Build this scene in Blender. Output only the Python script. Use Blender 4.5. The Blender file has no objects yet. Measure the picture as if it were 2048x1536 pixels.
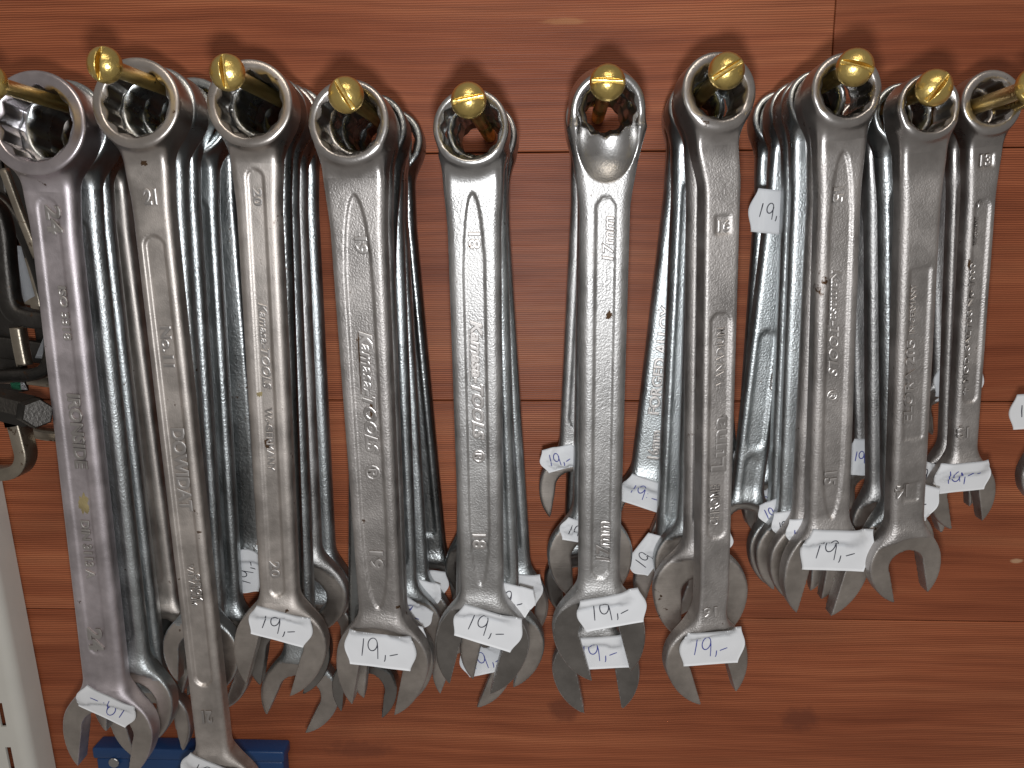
import bpy, bmesh, math, random
import numpy as np
from mathutils import Matrix, Vector
random.seed(11)
RNG = np.random.default_rng(5)
S = bpy.context.scene
COL = S.collection

# ------------------------------------------------------------------ camera
D = 0.36                                   # camera to wall (wall is the plane y = 0)
F = 1540.0                                 # focal length in photo pixels (photo 2048 x 1536)
VPX, VPY = 1085.0, 465.0                   # where the wall normal vanishes
CAM = Vector((0, -D, 0))
yc = Vector(((VPX-1024)/F, (768-VPY)/F, 1.0)).normalized()        # world Y seen from the camera (right, up, forward)
xc = Vector((1.0, 0.006, 0.0)); xc -= yc*xc.dot(yc); xc.normalize()
zc = Vector(xc).cross(yc); zc = zc if zc.y > 0 else -zc
# rows = world axes, columns = camera axes (right, up, forward)
RIGHT = Vector((xc.x, yc.x, zc.x)); UP = Vector((xc.y, yc.y, zc.y)); FWD = Vector((xc.z, yc.z, zc.z))
cam = bpy.data.cameras.new('camera'); camo = bpy.data.objects.new('camera', cam); COL.objects.link(camo)
camo.matrix_world = Matrix(((RIGHT.x, UP.x, -FWD.x, CAM.x), (RIGHT.y, UP.y, -FWD.y, CAM.y), (RIGHT.z, UP.z, -FWD.z, CAM.z), (0, 0, 0, 1)))
cam.sensor_width = 36; cam.lens = 36*F/2048; cam.clip_start = 0.01; cam.clip_end = 50
S.camera = camo

# ------------------------------------------------------------------ light and exposure
S.view_settings.view_transform = 'Standard'; S.view_settings.look = 'None'
S.view_settings.exposure = 0.05; S.view_settings.gamma = 1.0
w = bpy.data.worlds.new('World'); S.world = w; w.use_nodes = True
w.node_tree.nodes['Background'].inputs[0].default_value = (0.95, 0.90, 0.855, 1)
w.node_tree.nodes['Background'].inputs[1].default_value = 0.235
def lamp(name, kind, loc, energy, color, size, target=None):
    l = bpy.data.lights.new(name, kind); o = bpy.data.objects.new(name, l); COL.objects.link(o)
    l.energy = energy; l.color = color; o.location = loc
    if kind == 'AREA':
        l.shape = 'RECTANGLE'; l.size, l.size_y = size
    else: l.shadow_soft_size = size
    if target is not None: o.rotation_euler = (Vector(target)-Vector(loc)).to_track_quat('-Z', 'Y').to_euler()
    return o
lamp('phone_flash', 'POINT', (0.0, -D, -0.027), 2.8, (0.95, 0.975, 1.0), 0.008)
lamp('ceiling_tube', 'AREA', (0.1, -1.5, 1.4), 9, (1.0, 0.90, 0.78), (1.2, 0.25), (0, 0, -0.05))

# ------------------------------------------------------------------ helpers
def ray(px, py):
    return RIGHT*((px-1024)/F) + UP*((768-py)/F) + FWD
def P(px, py, Y):                          # point on the sight line at depth y = Y
    d = ray(px, py)
    return CAM + d*((Y+D)/d.y)
def mm_per_px(Y, px=1024, py=768):
    return (P(px+1, py, Y)-P(px, py, Y)).length*1000
def tag(o, label=None, cat=None, group=None, kind=None):
    for k, v in (('label', label), ('category', cat), ('group', group), ('kind', kind)):
        if v: o[k] = v
    return o
def empty(name, mat=None):
    o = bpy.data.objects.new(name, None); COL.objects.link(o); o.empty_display_size = 0.01
    if mat is not None: o.matrix_world = mat
    return o
def meshobj(name, verts, faces, mat, parent=None, smooth=True, normals=None):
    me = bpy.data.meshes.new(name)
    verts = np.asarray(verts, dtype=np.float32)
    if isinstance(faces, np.ndarray):
        n, k = faces.shape
        me.vertices.add(len(verts)); me.vertices.foreach_set('co', verts.ravel())
        me.loops.add(n*k); me.loops.foreach_set('vertex_index', faces.astype(np.int32).ravel())
        me.polygons.add(n); me.polygons.foreach_set('loop_start', np.arange(0, n*k, k, dtype=np.int32))
        me.update(calc_edges=True); me.validate()
    else:
        me.from_pydata([tuple(map(float, v)) for v in verts], [], faces); me.update()
    me.polygons.foreach_set('use_smooth', np.full(len(me.polygons), smooth))
    if normals is not None: me.normals_split_custom_set_from_vertices([tuple(map(float, n)) for n in normals])
    o = bpy.data.objects.new(name, me); COL.objects.link(o); me.materials.append(mat)
    if parent is not None: o.parent = parent
    return o
def bm_obj(name, bm, mat, parent=None, smooth=False):
    bmesh.ops.recalc_face_normals(bm, faces=bm.faces[:])
    me = bpy.data.meshes.new(name); bm.to_mesh(me); bm.free()
    me.polygons.foreach_set('use_smooth', np.full(len(me.polygons), smooth))
    o = bpy.data.objects.new(name, me); COL.objects.link(o); me.materials.append(mat)
    if parent is not None: o.parent = parent
    return o

# ------------------------------------------------------------------ materials
def newmat(name):
    m = bpy.data.materials.new(name); m.use_nodes = True
    nt = m.node_tree; return m, nt, nt.nodes['Principled BSDF']
def N(nt, t, **kw):
    n = nt.nodes.new(t)
    for k, v in kw.items():
        if k in n.inputs: n.inputs[k].default_value = v
        else: setattr(n, k, v)
    return n
def ramp(nt, stops):
    r = nt.nodes.new('ShaderNodeValToRGB'); e = r.color_ramp.elements
    while len(e) < len(stops): e.new(0.5)
    for el, (p, c) in zip(e, stops): el.position = p; el.color = (*c, 1)
    return r
def steel(name, col, rough, bump=0.35, grain=1500, rust=0.0, brushed=False, zone=0.0):
    m, nt, b = newmat(name); L = nt.links.new
    tc = N(nt, 'ShaderNodeTexCoord'); info = N(nt, 'ShaderNodeObjectInfo')
    off = N(nt, 'ShaderNodeVectorMath', operation='ADD'); sc = N(nt, 'ShaderNodeVectorMath', operation='SCALE')
    cmb = N(nt, 'ShaderNodeCombineXYZ'); L(info.outputs['Random'], cmb.inputs[0]); L(info.outputs['Random'], cmb.inputs[2])
    L(tc.outputs['Object'], off.inputs[0]); L(cmb.outputs[0], off.inputs[1])
    b.inputs['Metallic'].default_value = 1.0
    n1 = N(nt, 'ShaderNodeTexNoise', Scale=grain, Detail=2.0, Roughness=0.55); L(off.outputs[0], n1.inputs['Vector'])
    n2 = N(nt, 'ShaderNodeTexNoise', Scale=55.0, Detail=5.0, Roughness=0.65); L(off.outputs[0], n2.inputs['Vector'])
    n3 = N(nt, 'ShaderNodeTexNoise', Scale=260.0, Detail=4.0, Roughness=0.7); L(off.outputs[0], n3.inputs['Vector'])
    r2 = ramp(nt, [(0.3, tuple(c*0.70 for c in col)), (0.7, tuple(min(1, c*1.08) for c in col))]); L(n2.outputs[0], r2.inputs[0])
    base = r2.outputs[0]
    # worn spots of rust and grime
    sp = N(nt, 'ShaderNodeMath', operation='MULTIPLY'); L(n3.outputs[0], sp.inputs[0]); L(n2.outputs[0], sp.inputs[1])
    t0 = 0.42 - rust*0.13
    rs = N(nt, 'ShaderNodeMapRange'); L(sp.outputs[0], rs.inputs[0]); rs.inputs[1].default_value = t0; rs.inputs[2].default_value = t0+0.05
    mx = N(nt, 'ShaderNodeMix', data_type='RGBA'); L(rs.outputs[0], mx.inputs[0]); L(base, mx.inputs[6]); mx.inputs[7].default_value = (0.10, 0.055, 0.03, 1)
    L(mx.outputs[2], b.inputs['Base Color'])
    rr = N(nt, 'ShaderNodeMapRange'); L(n2.outputs[0], rr.inputs[0]); rr.inputs[1].default_value = 0.3; rr.inputs[2].default_value = 0.7
    rr.inputs[3].default_value = rough*0.85; rr.inputs[4].default_value = rough*1.2
    bp = N(nt, 'ShaderNodeBump', Strength=bump, Distance=0.0003); L(n1.outputs[0], bp.inputs['Height'])
    if zone:                                             # the ring end is ground smooth, the forged handle is grainy
        sx = N(nt, 'ShaderNodeSeparateXYZ'); L(tc.outputs['Object'], sx.inputs[0])
        zn = N(nt, 'ShaderNodeMapRange', interpolation_type='SMOOTHSTEP'); L(sx.outputs[2], zn.inputs[0]); zn.inputs[1].default_value = -0.026; zn.inputs[2].default_value = -0.015
        zn.inputs[3].default_value = 1.0; zn.inputs[4].default_value = zone
        rm = N(nt, 'ShaderNodeMath', operation='MULTIPLY'); L(rr.outputs[0], rm.inputs[0]); L(zn.outputs[0], rm.inputs[1]); L(rm.outputs[0], b.inputs['Roughness'])
        z2 = N(nt, 'ShaderNodeMapRange'); L(zn.outputs[0], z2.inputs[0]); z2.inputs[1].default_value = zone; z2.inputs[2].default_value = 1.0; z2.inputs[3].default_value = bump*0.25; z2.inputs[4].default_value = bump
        L(z2.outputs[0], bp.inputs['Strength'])
    else: L(rr.outputs[0], b.inputs['Roughness'])
    if brushed:
        mp = N(nt, 'ShaderNodeMapping'); mp.inputs['Scale'].default_value = (60, 60, 2600); mp.inputs['Rotation'].default_value = (0, 0.15, 0)
        L(off.outputs[0], mp.inputs[0]); n4 = N(nt, 'ShaderNodeTexNoise', Scale=1.0, Detail=2.0); L(mp.outputs[0], n4.inputs['Vector'])
        b2 = N(nt, 'ShaderNodeBump', Strength=0.25, Distance=0.0002); L(n4.outputs[0], b2.inputs['Height']); L(bp.outputs[0], b2.inputs['Normal'])
        L(b2.outputs[0], b.inputs['Normal'])
    else:
        bq = N(nt, 'ShaderNodeBump', Strength=0.08, Distance=0.0005); L(n3.outputs[0], bq.inputs['Height']); L(bp.outputs[0], bq.inputs['Normal']); L(bq.outputs[0], b.inputs['Normal'])
    return m
M = {}
M['satin'] = steel('satin_steel', (0.52, 0.49, 0.47), 0.50, 0.62, 1500, 0.3, zone=0.6)
M['bright'] = steel('bright_chrome', (0.53, 0.52, 0.51), 0.47, 0.62, 1500, 0.12, zone=0.6)
M['warm'] = steel('nickel_steel', (0.61, 0.56, 0.52), 0.50, 0.30, 1900, 0.35, zone=0.6)
M['lilac'] = steel('chrome_vanadium_steel', (0.62, 0.565, 0.585), 0.50, 0.22, 1900, 0.10, zone=0.6)
M['zinc'] = steel('zinc_steel', (0.54, 0.565, 0.57), 0.40, 0.70, 1300, 0.2, zone=0.7)
M['dark'] = steel('dark_chrome', (0.31, 0.32, 0.32), 0.30, 0.55, 900, 0.35)
M['jaw'] = steel('ground_steel', (0.54, 0.49, 0.445), 0.42, 0.15, 2600, 0.20, True)
M['jawdark'] = steel('ground_dark_steel', (0.34, 0.32, 0.30), 0.32, 0.12, 2600, 0.25, True)
M['black'] = steel('blackened_iron', (0.075, 0.07, 0.065), 0.45, 0.5, 900, 0.6); 
M['rod'] = steel('oiled_steel', (0.42, 0.37, 0.30), 0.38, 0.3, 1300, 0.6)
M['brass'] = steel('brass', (0.86, 0.64, 0.22), 0.30, 0.35, 1300, 0.02)

def plain(name, col, rough, bump=0.0, scale=800, spec=0.5, var=0.1):
    m, nt, b = newmat(name); L = nt.links.new
    tc = N(nt, 'ShaderNodeTexCoord')
    n1 = N(nt, 'ShaderNodeTexNoise', Scale=scale, Detail=3.0); L(tc.outputs['Object'], n1.inputs['Vector'])
    n2 = N(nt, 'ShaderNodeTexNoise', Scale=scale*0.12, Detail=4.0); L(tc.outputs['Object'], n2.inputs['Vector'])
    r = ramp(nt, [(0.3, tuple(c*(1-var) for c in col)), (0.7, col)]); L(n2.outputs[0], r.inputs[0]); L(r.outputs[0], b.inputs['Base Color'])
    b.inputs['Roughness'].default_value = rough; b.inputs['Specular IOR Level'].default_value = spec
    if bump:
        bp = N(nt, 'ShaderNodeBump', Strength=bump, Distance=0.0003); L(n1.outputs[0], bp.inputs['Height']); L(bp.outputs[0], b.inputs['Normal'])
    return m
M['paper'] = plain('white_paper', (0.69, 0.70, 0.72), 0.6, 0.05, 700, 0.3, 0.05)
M['ink_black'] = plain('black_ink', (0.03, 0.03, 0.045), 0.5)
M['ink_blue'] = plain('blue_ink', (0.05, 0.06, 0.28), 0.5)
M['cream'] = plain('cream_paint', (0.56, 0.545, 0.50), 0.42, 0.05, 500, 0.5, 0.06)
M['blue'] = plain('blue_plastic', (0.010, 0.045, 0.14), 0.38, 0.1, 400)
M['green'] = plain('green_print', (0.05, 0.30, 0.16), 0.6)
M['rust'] = plain('rust', (0.085, 0.045, 0.02), 0.8, 0.6, 1500, 0.2, 0.5)
M['glue'] = plain('dried_glue', (0.30, 0.24, 0.12), 0.7, 0.6, 1200, 0.3, 0.4)
M['letter'] = steel('raised_letter_steel', (0.60, 0.57, 0.55), 0.42, 0.12, 2200, 0.2)
M['outline'] = steel('outline_steel', (0.17, 0.15, 0.135), 0.45, 0.3, 1500, 0.3)  # darker steel tone for letter flanks and the outline round them
M['soft_outline'] = steel('soft_outline_steel', (0.30, 0.265, 0.24), 0.5, 0.2, 1500, 0.3)
M['gap'] = plain('dark_backing', (0.02, 0.012, 0.01), 0.9)

def wood():
    m, nt, b = newmat('stained_pine'); L = nt.links.new
    tc = N(nt, 'ShaderNodeTexCoord'); info = N(nt, 'ShaderNodeObjectInfo')
    cmb = N(nt, 'ShaderNodeCombineXYZ'); mul = N(nt, 'ShaderNodeMath', operation='MULTIPLY'); mul.inputs[1].default_value = 7.0
    L(info.outputs['Random'], mul.inputs[0]); L(mul.outputs[0], cmb.inputs[0]); L(mul.outputs[0], cmb.inputs[1])
    off = N(nt, 'ShaderNodeVectorMath', operation='ADD'); L(tc.outputs['Object'], off.inputs[0]); L(cmb.outputs[0], off.inputs[1])
    # slow wander of the grain
    wn = N(nt, 'ShaderNodeTexNoise', Scale=7.0, Detail=2.0); L(off.outputs[0], wn.inputs['Vector'])
    ws = N(nt, 'ShaderNodeVectorMath', operation='SCALE'); ws.inputs[3].default_value = 0.012; L(wn.outputs['Color'], ws.inputs[0])
    wa = N(nt, 'ShaderNodeVectorMath', operation='ADD'); L(off.outputs[0], wa.inputs[0]); L(ws.outputs[0], wa.inputs[1])
    def stretched(sx, sz, det, src):
        mp = N(nt, 'ShaderNodeMapping'); mp.inputs['Scale'].default_value = (sx, sx, sz); L(src.outputs[0], mp.inputs[0])
        n = N(nt, 'ShaderNodeTexNoise', Scale=1.0, Detail=det, Roughness=0.6); L(mp.outputs[0], n.inputs['Vector']); return n
    g1 = stretched(4, 70, 5, wa); g2 = stretched(14, 420, 3, wa); g3 = stretched(3.0, 9, 3, off); g4 = stretched(25, 950, 2, off)
    r1 = ramp(nt, [(0.22, (0.245, 0.066, 0.027)), (0.5, (0.365, 0.114, 0.050)), (0.8, (0.47, 0.176, 0.082))]); L(g1.outputs[0], r1.inputs[0])
    r3 = ramp(nt, [(0.3, (0.72, 0.64, 0.61)), (0.7, (1.08, 1.10, 1.10))]); L(g3.outputs[0], r3.inputs[0])
    m1 = N(nt, 'ShaderNodeMix', data_type='RGBA', blend_type='MULTIPLY'); m1.inputs[0].default_value = 1.0; L(r1.outputs[0], m1.inputs[6]); L(r3.outputs[0], m1.inputs[7])
    r2 = ramp(nt, [(0.3, (0.78, 0.75, 0.74)), (0.65, (1.06, 1.06, 1.06))]); L(g2.outputs[0], r2.inputs[0])
    m2 = N(nt, 'ShaderNodeMix', data_type='RGBA', blend_type='MULTIPLY'); m2.inputs[0].default_value = 1.0; L(m1.outputs[2], m2.inputs[6]); L(r2.outputs[0], m2.inputs[7])
    # sawn ridges about a millimetre apart
    wv = N(nt, 'ShaderNodeTexWave', wave_type='BANDS', bands_direction='Z'); wv.inputs['Scale'].default_value = 314.0; wv.inputs['Distortion'].default_value = 1.6
    wv.inputs['Detail'].default_value = 2.0; wv.inputs['Detail Scale'].default_value = 0.25; L(off.outputs[0], wv.inputs['Vector'])
    r5 = ramp(nt, [(0.15, (0.52, 0.46, 0.42)), (0.75, (1.16, 1.17, 1.18))]); L(wv.outputs['Fac'], r5.inputs[0])
    m3 = N(nt, 'ShaderNodeMix', data_type='RGBA', blend_type='MULTIPLY'); L(m2.outputs[2], m3.inputs[6]); L(r5.outputs[0], m3.inputs[7])
    vis = N(nt, 'ShaderNodeMapRange'); L(g3.outputs[0], vis.inputs[0]); vis.inputs[1].default_value = 0.35; vis.inputs[2].default_value = 0.6; vis.inputs[3].default_value = 0.4; vis.inputs[4].default_value = 1.0
    L(vis.outputs[0], m3.inputs[0])
    cur = m3.outputs[2]
    # knots and dings with a place of their own
    pos = N(nt, 'ShaderNodeNewGeometry')
    for (kx, ky, rx, rz, c, f) in KNOTS:
        p = P(kx, ky, 0)
        sub = N(nt, 'ShaderNodeVectorMath', operation='SUBTRACT'); L(pos.outputs['Position'], sub.inputs[0]); sub.inputs[1].default_value = p
        dv = N(nt, 'ShaderNodeVectorMath', operation='DIVIDE'); L(sub.outputs[0], dv.inputs[0]); dv.inputs[1].default_value = (rx, 1.0, rz)
        wob = N(nt, 'ShaderNodeVectorMath', operation='ADD'); nz = N(nt, 'ShaderNodeTexNoise', Scale=180.0, Detail=3.0); L(tc.outputs['Object'], nz.inputs['Vector'])
        nsub = N(nt, 'ShaderNodeVectorMath', operation='SUBTRACT'); L(nz.outputs['Color'], nsub.inputs[0]); nsub.inputs[1].default_value = (0.5, 0.5, 0.5)
        L(dv.outputs[0], wob.inputs[0]); L(nsub.outputs[0], wob.inputs[1])
        ln = N(nt, 'ShaderNodeVectorMath', operation='LENGTH'); L(wob.outputs[0], ln.inputs[0])
        mr = N(nt, 'ShaderNodeMapRange'); mr.inputs[1].default_value = 0.55; mr.inputs[2].default_value = 1.05; mr.inputs[3].default_value = f; mr.inputs[4].default_value = 0.0
        L(ln.outputs['Value'], mr.inputs[0])
        mk = N(nt, 'ShaderNodeMix', data_type='RGBA'); L(mr.outputs[0], mk.inputs[0]); L(cur, mk.inputs[6]); mk.inputs[7].default_value = (*c, 1); cur = mk.outputs[2]
    L(cur, b.inputs['Base Color'])
    b.inputs['Roughness'].default_value = 0.48; b.inputs['Specular IOR Level'].default_value = 0.28
    b1 = N(nt, 'ShaderNodeBump', Strength=0.3, Distance=0.00015); L(wv.outputs['Fac'], b1.inputs['Height'])
    b2 = N(nt, 'ShaderNodeBump', Strength=0.3, Distance=0.0004); L(g2.outputs[0], b2.inputs['Height']); L(b1.outputs[0], b2.inputs['Normal'])
    b3 = N(nt, 'ShaderNodeBump', Strength=0.25, Distance=0.0003); L(g4.outputs[0], b3.inputs['Height']); L(b2.outputs[0], b3.inputs['Normal'])
    L(b3.outputs[0], b.inputs['Normal'])
    return m
DK = (0.12, 0.034, 0.018)
KNOTS = [(1600, 1438, 0.011, 0.008, DK, 0.6), (1128, 1420, 0.010, 0.008, DK, 0.6), (1130, 43, 0.011, 0.0016, (0.42, 0.19, 0.08), 0.55),
         (1340, 585, 0.006, 0.010, DK, 0.35), (2034, 1122, 0.0035, 0.0013, (0.5, 0.33, 0.2), 0.7), (1990, 190, 0.014, 0.018, DK, 0.35),
         (720, 1500, 0.02, 0.006, DK, 0.45)]
M['wood'] = wood()

# ------------------------------------------------------------------ wall of boards
wall = tag(empty('wall'), kind='structure')
zr = [P(1085, y, 0).z for y in (-420, 304, 802, 1232, 1980)]
xl, xr = -0.46, 0.46
xj = P(1668, 60, 0).x
def plank(x0, x1, z0, z1, dy):
    g = 0.00018; t = 0.012
    bm = bmesh.new(); bmesh.ops.create_cube(bm, size=1.0)
    bmesh.ops.scale(bm, vec=(x1-x0-2*g, t, z1-z0-2*g), verts=bm.verts)
    bmesh.ops.bevel(bm, geom=[e for e in bm.edges if abs(e.verts[0].co.y+t/2) < 1e-6 and abs(e.verts[1].co.y+t/2) < 1e-6], offset=0.0006, segments=2, affect='EDGES', profile=0.5)
    o = bm_obj('plank', bm, M['wood'], wall)
    o.location = ((x0+x1)/2, t/2+dy, (z0+z1)/2)
plank(xl, xj, zr[1], zr[0], -0.0003); plank(xj, xr, zr[1], zr[0], 0.0)
plank(xl, xr, zr[2], zr[1], 0.0004); plank(xl, xr, zr[3], zr[2], 0.0); plank(xl, xr, zr[4], zr[3], 0.0003)
bm = bmesh.new(); bmesh.ops.create_cube(bm, size=1.0); bmesh.ops.scale(bm, vec=(xr-xl, 0.01, zr[0]-zr[4]), verts=bm.verts)
bk = bm_obj('backing_board', bm, M['gap'], wall); bk.location = ((xl+xr)/2, 0.0195, (zr[0]+zr[4])/2)

# ------------------------------------------------------------------ implicit surfaces -> mesh
def surface_nets(f, org, h):
    s = f < 0
    nx, ny, nz = f.shape
    cnt = np.zeros((nx-1, ny-1, nz-1), np.int8); acc = np.zeros((nx-1, ny-1, nz-1, 3), np.float32)
    faces_src = []
    for ax in range(3):
        a = [slice(None)]*3; b = [slice(None)]*3; a[ax] = slice(0, -1); b[ax] = slice(1, None)
        fa, fb = f[tuple(a)], f[tuple(b)]
        ch = s[tuple(a)] != s[tuple(b)]
        idx = np.argwhere(ch)
        va, vb = fa[ch], fb[ch]
        t = va/(va-vb)
        pos = idx.astype(np.float32); pos[:, ax] += t
        o1, o2 = [k for k in range(3) if k != ax]
        faces_src.append((ax, idx, s[tuple(a)][ch]))
        for d1 in (0, 1):
            for d2 in (0, 1):
                c = idx.copy(); c[:, o1] -= d1; c[:, o2] -= d2
                ok = (c >= 0).all(1) & (c[:, 0] < nx-1) & (c[:, 1] < ny-1) & (c[:, 2] < nz-1)
                cc = c[ok]; flat = np.ravel_multi_index(cc.T, cnt.shape)
                np.add.at(cnt.reshape(-1), flat, 1)
                for k in range(3): acc.reshape(-1, 3)[:, k] += np.bincount(flat, weights=pos[ok][:, k], minlength=cnt.size).astype(np.float32)
    act = cnt > 0
    vid = np.full(cnt.shape, -1, np.int64); vid[act] = np.arange(act.sum())
    v = acc[act]/cnt[act][:, None]
    quads = []
    for ax, idx, inside in faces_src:
        o1, o2 = [(1, 2), (2, 0), (0, 1)][ax]
        ok = (idx[:, o1] > 0) & (idx[:, o2] > 0) & (idx[:, o1] < f.shape[o1]-1) & (idx[:, o2] < f.shape[o2]-1)
        i = idx[ok]; ins = inside[ok]
        def cell(d1, d2):
            c = i.copy(); c[:, o1] -= d1; c[:, o2] -= d2; return vid[c[:, 0], c[:, 1], c[:, 2]]
        q = np.stack([cell(1, 1), cell(0, 1), cell(0, 0), cell(1, 0)], 1)
        q[~ins] = q[~ins][:, ::-1]
        quads.append(q)
    quads = np.concatenate(quads)
    # normals from the gradient of the field
    g = np.stack(np.gradient(f, *h), -1)
    i0 = np.clip(v.astype(int), 0, np.array(f.shape)-2); t = v-i0
    nrm = np.zeros_like(v)
    for dx in (0, 1):
        for dy in (0, 1):
            for dz in (0, 1):
                wgt = (t[:, 0] if dx else 1-t[:, 0])*(t[:, 1] if dy else 1-t[:, 1])*(t[:, 2] if dz else 1-t[:, 2])
                nrm += g[i0[:, 0]+dx, i0[:, 1]+dy, i0[:, 2]+dz]*wgt[:, None]
    nrm /= np.linalg.norm(nrm, axis=1, keepdims=True)+1e-9
    return org + v*np.array(h), quads, nrm
def rbox(a, b, ha, hb, r):
    q1 = np.abs(a)-ha+r; q2 = np.abs(b)-hb+r
    return np.hypot(np.maximum(q1, 0), np.maximum(q2, 0)) + np.minimum(np.maximum(q1, q2), 0) - r
def smin(a, b, k):
    h = np.clip(.5+.5*(b-a)/k, 0, 1); return b*(1-h)+a*h-k*h*(1-h)
def sstep(x, a, b):
    t = np.clip((x-a)/(b-a), 0, 1); return t*t*(3-2*t)

class Wrench:
    """one combination wrench, millimetres: x across, y depth (front negative), u down the handle from the ring centre"""
    def __init__(s, L, size, R, T, w1, w2, t, Rj, beta, tilt=13, off=0.0, rr=2.6, tj=3.6, panels=(), xbend=0.0, hole=None, fine=True, kj=8.0, oval=0.0, scoop=False, tip=1.26, flare=1.0, xoff=0.0):
        hx, hy, hu = (0.5, 0.5, 0.72) if fine else (0.75, 0.72, 1.2)
        W = max(R, Rj*1.05)+3; yf = R*math.sin(math.radians(abs(tilt)))+T/2+2
        X = np.arange(-W, W+hx, hx, dtype=np.float32); Y = np.arange(-yf-1, yf+1+abs(off), hy, dtype=np.float32); U = np.arange(-R-3, L+Rj*1.45+3, hu, dtype=np.float32)
        x = X[:, None, None]; y = Y[None, :, None]; u = U[None, None, :]
        a = math.radians(tilt); ca, sa = math.cos(a), math.sin(a)
        y1 = y*ca+u*sa; u1 = -y*sa+u*ca
        rho = np.hypot(x, u1)
        d_r = rbox(rho, y1, R, T/2, 1.3)
        # handle
        k = np.clip((u-R)/(L-R), 0, 1)
        hw = w1+(w2-w1)*k+flare*(1-sstep(u, R, R+24)); ht = t*(1+0.10*(1-sstep(u, R, R+18)))
        xb = xoff*sstep(u, R*1.1, R+20)*(1-sstep(u, L-Rj-18, L))
        ycn = off*sstep(u, R*0.9, R+24)
        d_h = rbox(x-xb, y-ycn, hw, ht, rr)
        if oval: d_h = d_h + oval*((x-xb)/hw)**2*(np.abs(y-ycn) > 0)
        fr = (y < ycn)
        for (kind, ua, ub, wp, dep) in panels:          # pressed panels on the front
            uc, hl = (ua+ub)/2, (ub-ua)/2
            if kind == 'round': d2 = rbox(x-xb, u-uc, wp, hl, wp*0.98)
            elif kind == 'box': d2 = rbox(x-xb, u-uc, wp, hl, 0.6)
            elif kind == 'hex': d2 = np.maximum(np.abs(x-xb)-wp, (np.abs(u-uc)-hl+np.maximum(np.abs(x-xb)-wp*0.35, 0)*1.3)*0.7)
            else: d2 = np.abs(x-xb)-wp*np.sqrt(np.clip(1-np.clip((np.abs(u-uc)-hl*0.55)/(hl*0.45), 0, 1)**2.2, 1e-4, 1)); d2 = np.maximum(d2, np.abs(u-uc)-hl)
            d_h = d_h + np.where(fr, 1.5*dep*sstep(-d2, -0.2, 0.32), 0)
        d_h = np.maximum(d_h, np.maximum(R*0.72-u, u-L))
        # open jaw
        b = math.radians(beta); cb, sb = math.cos(b), math.sin(b)
        du = u-L; v = x*sb+du*cb; ww = x*cb-du*sb
        vs = np.where(v > 0, v/tip, v)
        d_head = np.hypot(ww, vs)-Rj
        q1 = d_head+1.3; q2 = np.abs(y-off)-tj+1.3
        d_j = np.hypot(np.maximum(q1, 0), np.maximum(q2, 0))+np.minimum(np.maximum(q1, q2), 0)-1.3
        near = (u > L-Rj-40)
        body = np.where(near, smin(d_h, d_j, kj), d_h)
        carve = np.maximum(np.hypot(ww, v-0.5*Rj)-1.36*Rj, tj-0.1-np.abs(y-off))
        body = np.where(near, np.maximum(body, -carve), body)
        sl = size/2+0.1
        d_slot = rbox(ww, v-(60-0.12*Rj), sl, 60, sl*0.55)
        d_slot = np.minimum(d_slot, np.hypot(ww*0.9, v-0.02*Rj)-sl*0.92)
        body = np.maximum(body, -d_slot)
        body = np.where(u < R+30, smin(body, d_r, 10.0 if scoop else 6.0), body)
        if scoop:                                        # hollow sweeping into the handle below the ring
            ay = t+4.0; body = np.maximum(body, -(np.sqrt((x/(R*0.86))**2+((u-R*0.85)/(R*1.2))**2+((y+t+3.0)/ay)**2)-1)*ay*0.8)
        hs = (hole or size)*0.515+0.1
        hx_ = 0
        def hexd(p, q, rot):
            m = None
            for i in range(3):
                an = rot+i*math.pi/3; z = np.abs(p*math.cos(an)+q*math.sin(an)); m = z if m is None else np.maximum(m, z)
            return m-hs
        d_hole = np.minimum(hexd(x, u1, 0), hexd(x, u1, math.pi/6))
        cone = rho-(hs*1.155+0.65-np.maximum(T/2-np.abs(y1), 0)*1.1)
        d_hole = np.minimum(d_hole, np.maximum(cone, -np.abs(y1)+T/2-4))
        near_r = np.abs(y1) < T/2+4
        f = np.where(near_r & (u < R+6), np.maximum(body, -d_hole), body).astype(np.float32)
        org = np.array([X[0], Y[0], U[0]])
        s.v, s.q, s.n = surface_nets(f, org, (hx, hy, hu))
        # height of the front surface for lettering and labels
        ins = f < 0; first = ins.argmax(1); has = ins.any(1)
        fi = np.clip(first, 1, None); ii, kk = np.indices(first.shape)
        f0 = f[ii, fi-1, kk]; f1 = f[ii, fi, kk]
        s.H = np.where(has, Y[fi-1]+hy*f0/(f0-f1+1e-9), np.nan); s.X, s.U = X, U
        s.hx, s.hu = hx, hu
        s.R, s.T, s.L, s.Rj, s.tj, s.off, s.beta = R, T, L, Rj, tj, off, beta
        s.cut1 = R*1.16+1.5; s.cut2 = L-Rj*0.98-2
    def height(s, x, u, plane=None):
        i = np.clip(((x-s.X[0])/s.hx).astype(int), 0, len(s.X)-2); k = np.clip(((u-s.U[0])/s.hu).astype(int), 0, len(s.U)-2)
        tx = (x-s.X[0])/s.hx-i; tu = (u-s.U[0])/s.hu-k
        H = s.H if plane is None else np.where(np.isnan(s.H), plane, s.H)
        h = (H[i, k]*(1-tx)+H[i+1, k]*tx)*(1-tu)+(H[i, k+1]*(1-tx)+H[i+1, k+1]*tx)*tu
        return h
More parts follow.
